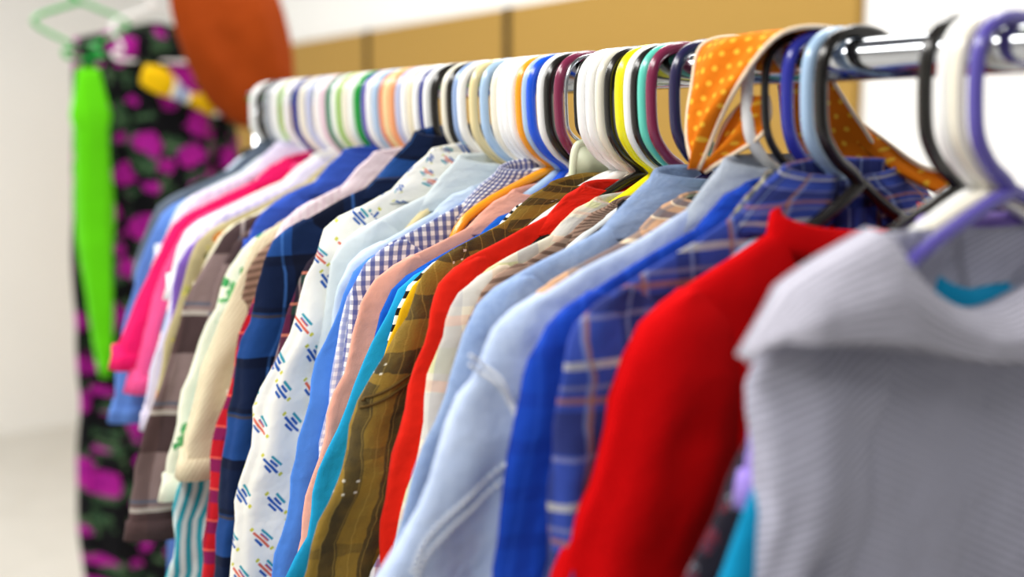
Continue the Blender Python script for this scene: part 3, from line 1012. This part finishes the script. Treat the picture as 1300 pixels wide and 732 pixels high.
    (1.3875, 'light green', 'plastic', 't_shirt', 't-shirt', 'cream_cotton', 0.216, dict(collar='crew', sink=0.020, sleeve=.12, ty=0.0072, hy=0.0128),
     'cream top behind the khaki floral blouse',
     'light green plastic hanger among the white ones at the far end'),
    (1.4024, 'white', 'plastic', 't_shirt', 't-shirt', 'violet_cloth', 0.248, dict(collar='crew', sink=0.020, sleeve=.14, flare=.5, ty=0.0073, hy=0.0131),
     'violet top showing as a small patch left of the khaki blouse',
     'white plastic hanger right of the dark green one'),
    (1.4202, 'dark green', 'plastic', 'blouse', 'blouse', 'pale_lilac', 0.23, dict(collar_h=0.014, sink=0.012, sleeve=.26, flare=0.87, ty=0.0081, hy=0.0143),
     'pale lilac striped blouse near the far end',
     'dark green plastic hanger near the far end'),
    (1.4382, 'pink', 'plastic', 'blouse', 'blouse', 'white_cotton', 0.236, dict(collar_h=0.017, sink=0.006, sleeve=.1, ty=0.0088, hy=0.0157),
     'white blouse with a small collar near the far end',
     'pale pink plastic hanger near the far end'),
    (1.4594, 'white', 'plastic', 'blouse', 'blouse', 'shell_pink', 0.217, dict(collar_h=0.014, sink=0.018, sleeve=0.220, flare=0.75, ty=0.0109, hy=0.0160),
     'shell pink blouse right of the hot pink one',
     'white plastic hanger left of the pale pink one'),
    (1.4865, 'lavender', 'plastic', 't_shirt', 't-shirt', 'aqua_white', 0.217, dict(collar='crew', sink=0.026, sleeve=0.260, flare=0.81, ty=0.0117, hy=0.0160),
     'white and aqua striped top whose sleeve shows under the pink one',
     'lavender plastic hanger right of the cream one at the far end'),
    (1.5116, 'cream', 'plastic', 'shirt', 'shirt', 'rose_pink', 0.224, dict(hy=.018, collar='crew', sink=0.024, sleeve=0.222, flare=1.07, ty=0.0114),
     'rose pink shirt hanging just in front of the hot pink one',
     'cream plastic hanger right of the blue one at the far end'),
    (1.5373, 'navy', 'plastic', 'shirt', 'shirt', 'hot_pink', 0.229, dict(hy=.022, collar_h=0.014, sink=0.010, sleeve=0.200, flare=1.41, puff=1.2, ty=0.0124),
     'hot pink shirt with a wide sleeve near the far end of the row',
     'navy plastic hanger near the far end of the rail'),
    (1.5668, 'white', 'plastic', 'blouse', 'blouse', 'pale_lilac', 0.205, dict(collar_h=0.021, sink=0.000, sleeve=.1, ty=0.0121, hy=0.0160),
     'pale lilac blouse hanging behind the hot pink shirt',
     'white plastic hanger left of the far navy one'),
    (1.5911, 'light green', 'slim', 'blouse', 'blouse', 'ice_grey', 0.203, dict(collar_h=0.014, sink=0.000, sleeve=.1, ty=0.0110, hy=0.0160),
     'pale grey blouse behind the hot pink shirt',
     'slim light green hanger fifth from the far end'),
    (1.6159, 'white', 'plastic', 'shirt', 'shirt', 'cornflower', 0.219, dict(hy=.022, collar_h=0.014, sink=0.010, sleeve=0.300, flare=0.82, ty=0.0121),
     'cornflower blue shirt behind the hot pink one at the far end',
     'white plastic hanger fourth from the far end, left of a light green one'),
    (1.6446, 'grey', 'plastic', 'shirt', 'shirt', 'slate_grey', 0.215, dict(collar_h=0.021, sink=0.000, sleeve=.12, ty=0.0131, hy=0.0160),
     'slate grey shirt near the far end of the rail behind the cornflower blue one',
     'grey plastic hanger next to the black one near the far end'),
    (1.6742, 'black', 'plastic', 'blouse', 'blouse', 'ice_blue', 0.191, dict(collar_h=0.014, sink=0.004, sleeve=.1, ty=0.0135, hy=0.0160),
     'ice blue blouse at the far end of the rail',
     'black plastic hanger next to the last one at the far end'),
    (1.7047, 'white', 'plastic', 'blouse', 'blouse', 'black_cotton', 0.171, dict(collar='crew', sink=0.004, sleeve=.1, ty=0.0137, hy=0.0160),
     'black blouse hanging last at the far end of the rail',
     'white plastic hanger last at the far end of the rail'),
]

for i, (Y, hc, hk, nm, cat, cloth, W, opt, lab, hlab) in enumerate(ROW):
    rnd = random.Random(i + 3)
    yaw = rnd.uniform(-0.02, 0.02)
    hanger(Y, hc, hlab, yaw=yaw + rnd.uniform(-0.05, 0.05), kind=hk, half=min(0.205, W - (0.06 if i in (5, 6) else 0.03)),
           droop=max(0.0, opt.get('sink', 0) - 0.014) if opt.get('sink', 0) < 0.042 and i > 3 else 0.0)
    o = dict(opt)
    if 'seam' in o:
        o['seam'] = {'stitch': stitch, 'stitch_dark': stitch_dark, 'stitch_brown': stitch_brown}[o['seam']]
    if 'trim' in o:
        o['trim'] = MATS[o['trim']]
    gm = garment(nm, cat, lab, Y, W, MATS[cloth], seed=i + 1, yaw=yaw, **dict(dict(lean=rnd.uniform(-0.02, 0.02)), **o))
    if i == 0:
        FRONT = gm


# ------------------------------------------------------------------ dotted orange scarf over the rail
def scarf():
    g = G('orange_dotted', sheen=0.1)
    u, v = g.wobble(0.001, 20)
    cell = 0.0115
    row = g.m('FLOOR', g.m('DIVIDE', v, cell))
    p = g.m('SUBTRACT', g.m('FRACT', g.m('ADD', g.m('DIVIDE', u, cell), g.m('MULTIPLY', row, 0.5))), 0.5)
    q = g.m('SUBTRACT', g.m('FRACT', g.m('DIVIDE', v, cell)), 0.5)
    d = g.m('SQRT', g.m('ADD', g.m('MULTIPLY', p, p), g.m('MULTIPLY', q, q)))
    c = g.mix(g.m('LESS_THAN', d, 0.2), lin('dc7612'), lin('f0b638'))
    MATS['orange_dotted'] = om = g.done(c)
    pm = plain('cream_piping', 'f2dcc0')
    root = thing('scarf', 'orange scarf with yellow dots and cream piping, looped over the rail', 'scarf', (0, 0.66, 1.5))

    def band(name, left, right, thick=0.0012):
        L, R_ = spline(left, 6), spline(right, 6)
        n = 10
        fr, bk, uf = [], [], []
        ln = 0
        for i, (a, b) in enumerate(zip(L, R_)):
            a = a - Vector(root.location)
            b = b - Vector(root.location)
            if i:
                ln += ((a + b) / 2 - pm_).length
            pm_ = (a + b) / 2
            wd = (b - a).length
            ro, uv = [], []
            for k in range(n + 1):
                t = k / n
                p = a.lerp(b, t)
                p.x -= 0.006 * sin(pi * t) + 0.003 * sin(3 * pi * t + i * 0.3)
                ro.append(p)
                uv.append((t * wd, ln))
            fr.append(ro)
            uf.append(uv)
        bm = bmesh.new()
        rings(bm, fr, uf, False)
        o = finish(name, bm, om, root)
        md = o.modifiers.new('thickness', 'SOLIDIFY')
        md.thickness = thick
        for side in (0, -1):
            bm = bmesh.new()
            tube(bm, [r[side] for r in fr], 0.0017, 8)
            finish('piping', bm, pm, o)
        return o
    # front end: over the rail, down on the camera side, slanting to a point
    band('front_end',
         [(0.012, 0.682, 1.561), (-0.012, 0.690, 1.570), (-0.046, 0.700, 1.562), (-0.054, 0.702, 1.528), (-0.056, 0.698, 1.497), (-0.056, 0.690, 1.471)],
         [(0.012, 0.602, 1.561), (-0.012, 0.604, 1.571), (-0.046, 0.612, 1.566), (-0.054, 0.640, 1.537), (-0.056, 0.668, 1.505), (-0.056, 0.688, 1.470)])
    # its folded-back underside hanging a little behind
    band('folded_end',
         [(-0.036, 0.655, 1.524), (-0.040, 0.672, 1.505), (-0.043, 0.684, 1.487), (-0.046, 0.692, 1.470)],
         [(-0.032, 0.640, 1.524), (-0.032, 0.641, 1.508), (-0.034, 0.648, 1.492), (-0.046, 0.688, 1.468)])
    # back end: two tails beyond the rail
    band('back_end',
         [(-0.012, 0.690, 1.565), (0.010, 0.694, 1.565), (0.030, 0.698, 1.545), (0.040, 0.700, 1.51), (0.046, 0.690, 1.478), (0.05, 0.675, 1.45)],
         [(-0.012, 0.602, 1.566), (0.010, 0.625, 1.567), (0.030, 0.642, 1.548), (0.040, 0.625, 1.515), (0.046, 0.609, 1.485), (0.05, 0.600, 1.45)])
    band('tail',
         [(0.043, 0.660, 1.500), (0.052, 0.620, 1.475), (0.060, 0.585, 1.462), (0.066, 0.560, 1.452)],
         [(0.043, 0.640, 1.515), (0.052, 0.604, 1.490), (0.060, 0.577, 1.474), (0.066, 0.548, 1.467)])


scarf()


# ------------------------------------------------------------------ pale size clip on the burgundy hanger
def clip():
    bm = bmesh.new()
    pts = [(-0.024, 0, -0.022), (-0.021, 0, 0.004), (-0.012, 0, 0.011), (0.016, 0, 0.011), (0.022, 0, 0.004), (0.02, 0, -0.022)]
    tube(bm, spline(pts, 5), 0.0034, 8)
    box(bm, (-0.021, -0.0016, -0.022), (0.019, 0.0016, 0.009), 0.001)
    o = finish('hanger_clip', bm, glossy('pale_green_plastic', 'dfe6c8', rough=0.35))
    o.location = (-0.012, 0.883, NECK + 0.014)
    tag(o, 'pale green plastic clip standing between the burgundy and white hangers', 'clip')


clip()


# ------------------------------------------------------------------ behind the far end: a second rack with dresses
def back_rack():
    ch = glossy('chrome', 'c9ccd2')
    r = thing('clothes_rack', 'second chrome rack behind, carrying the dark floral dress', 'clothes rack', (0.0, 2.72, 0))
    H = 1.86
    bm = bmesh.new()
    tube(bm, [(-0.5, 0, H), (0.36, 0, H)], 0.0125, 18)
    finish('rail', bm, ch, r)
    for x in (-0.48, 0.348):
        bm = bmesh.new()
        tube(bm, [(x, 0, 0.04), (x, 0, H)], 0.011, 16)
        finish('upright', bm, ch, r)
        bm = bmesh.new()
        tube(bm, [(x, -0.25, 0.03), (x, 0.25, 0.03)], 0.012, 14)
        finish('foot', bm, ch, r)


def dress(name, cat, label, x, y, half, mat, top=1.74, length=1.35, depth=0.045, yaw=0.0, seed=1, flare=0.04, slope=0.25):
    root = thing(name, label, cat, (x, y, top), (0, 0, yaw))
    sv = Vector((seed * 5.1, 0, 0))
    rr, uu = [], []
    N = 96
    zs = [(0.02 + (half - 0.02) * k / 8, -slope * (half - 0.02) * k / 8, 0.4 + 0.075 * k) for k in range(9)]
    zt = zs[-1][1]
    z = zt
    while z > -length:
        z -= 0.03
        zs.append((half + flare * min(1, (zt - z) / 0.7) + 0.006 * sin(z * 11 + seed), z, 1.0 + 0.4 * min(1, (zt - z) / 0.6)))
    for wv, z, q in zs:
        R, U = [], []
        for j in range(N + 1):
            th = -pi / 2 + 2 * pi * j / N
            a, b = sup(th, wv, depth * q, 2.3)
            g = min(1, max(0, -z - 0.05) / 0.4)
            b += (0.012 * sin(a * 62 + seed + sin(z * 3)) + 0.008 * sin(a * 110 + 2)) * g + 0.012 * noise.noise(Vector((a * 7, z * 4, 1)) + sv)
            a += 0.01 * noise.noise(Vector((2, z * 6, th * 0.6)) + sv)
            if j < N:
                R.append((a, b, z))
            U.append((a + b * 0.5, z))
        rr.append(R)
        uu.append(U)
    bm = bmesh.new()
    rings(bm, rr, uu, True, True, True)
    finish('body', bm, mat, root)
    return root


back_rack()
dress('dress', 'dress', 'black dress with magenta flowers and green leaves behind the row', 0.112, 2.765, 0.185, MATS['magenta_floral'], depth=0.05, flare=0.03)
dress('scarf', 'scarf', 'lime green cloth hanging at the left edge of the floral dress', -0.060, 2.675, 0.044, MATS['lime_cloth'], top=1.63, length=0.66,
      depth=0.03, seed=6, flare=-0.03, slope=4.2)
for x, y, c, t, lb in ((0.105, 2.72, 'white', 1.74, 'white hanger holding the black floral dress'),
                       (-0.060, 2.72, 'green', 1.74, 'green hanger above the lime green cloth')):
    h = hanger(1.0, c, lb, half=0.10 if x > 0 else 0.04)
    h.location = (x, y, 1.86 + 0.0125 - 0.099)
    h['group'] = 'hangers on the back rack'


# rust orange cloth bag and a bright yellow scarf in front of the floral dress
def bag():
    root = thing('cloth_bag', 'rust orange cloth bag with a rounded bottom hanging beside the floral dress', 'bag', (0.2547, 2.59, 1.50))
    root.scale = (1.282, 1.282, 1.282)
    rr, uu = [], []
    prof = [(0.012, 0.008, 0.0), (0.034, 0.018, 0.006), (0.055, 0.028, 0.02), (0.074, 0.036, 0.045), (0.088, 0.04, 0.08), (0.096, 0.04, 0.12), (0.1, 0.038, 0.16),
            (0.1, 0.032, 0.20), (0.096, 0.022, 0.235), (0.088, 0.012, 0.255), (0.08, 0.006, 0.262)]
    for a, b, z in prof:
        R, U = [], []
        for j in range(57):
            th = 2 * pi * j / 56
            k = 1 + 0.10 * sin(5 * th + z * 9) * min(1, z / 0.1)
            x, y = sup(th, a, b * k, 2.2)
            n = noise.noise(Vector((x * 22, z * 16, y * 20)))
            if j < 56:
                R.append((x + 0.006 * n + (z - 0.1) * -0.22, y + 0.012 * n, z))
            U.append((x, z))
        rr.append(R)
        uu.append(U)
    bm = bmesh.new()
    rings(bm, rr, uu, True, True, True)
    finish('sack', bm, MATS['rust_cloth'], root)
    for x in (-0.06, 0.045):
        bm = bmesh.new()
        tube(bm, spline([(x - 0.02, -0.002, 0.245), (x - 0.03, 0.03, 0.272), (-0.03, 0.085, 0.293), (-0.03, 0.104, 0.2985), (-0.03, 0.118, 0.285),
                         (x - 0.03, 0.105, 0.262), (x - 0.02, 0.03, 0.25), (x - 0.02, 0.004, 0.235)], 6), 0.005, 8)
        finish('strap', bm, MATS['rust_cloth'], root)




bag()


def yellow_scarf():
    g = G('yellow_striped', sheen=0.1)
    u, v = g.coords()
    c = g.mix(g.stripe(u, 0.11, 0.62), lin('f4f4f4'), lin('e6b80c'))
    c = g.mix(g.stripe(u, 0.11, 0.14, 0.25), c, lin('6f9ad8'))
    m_ = g.done(c)
    root = thing('scarf', 'yellow, white and blue scarf lying across the top of the floral dress', 'scarf', (0.155, 2.675, 1.58))
    rr, uu = [], []
    P = spline([(-0.10, 0.0, 0.04), (-0.05, -0.012, 0.02), (0.0, -0.01, -0.012), (0.05, -0.012, -0.02), (0.11, 0.0, -0.03), (0.15, 0.02, -0.06)], 6)
    for i, p in enumerate(P):
        R, U = [], []
        for j in range(33):
            th = 2 * pi * j / 32
            k = 1 + 0.25 * sin(4 * th + i * 0.25)
            hw = 0.021 + 0.008 * sin(i * 0.4)
            if j < 32:
                R.append((p.x + 0.3 * hw * cos(th), p.y + 0.014 * sin(th) * k, p.z + hw * cos(th)))
            U.append((i * 0.0095, th * 0.02))
        rr.append(R)
        uu.append(U)
    bm = bmesh.new()
    rings(bm, rr, uu, True, True, True)
    finish('folded_cloth', bm, m_, root)


yellow_scarf()


# ------------------------------------------------------------------ broad ribbed yoke over the shoulders of the nearest shirt
def yoke(root, W, nw, mat):
    bm = bmesh.new()
    rr, uu = [], []
    n = 60
    for i in range(n + 1):
        x = -W - 0.006 + (2 * W + 0.012) * i / n
        ax = abs(x)
        top = 0.006 - max(0, ax - nw) * 0.40 - 0.052 * max(0.0, 1 - (x / nw) ** 2) - 0.9 * max(0, ax - W + 0.02)
        low = -0.046 - 0.03 * (1 - ax / W)
        R, U = [], []
        for k in range(13):
            t = k / 12
            z = top + (min(low, top - 0.004) - top) * t ** 1.35
            y = -0.002 - 0.033 * sqrt(min(1, t * 1.5)) - 0.004 * t + 0.002 * sin(x * 70)
            y *= min(1, max(0.25, (W + 0.012 - ax) / 0.03))
            R.append((x, y, z + 0.002 * sin(x * 40)))
            U.append((x, t * 0.07))
        rr.append(R)
        uu.append(U)
    rings(bm, rr, uu, False)
    o = finish('yoke', bm, mat, root)
    md = o.modifiers.new('thickness', 'SOLIDIFY')
    md.thickness = 0.0022


yoke(FRONT, 0.189, 0.10, MATS['grey_rib_flat'])
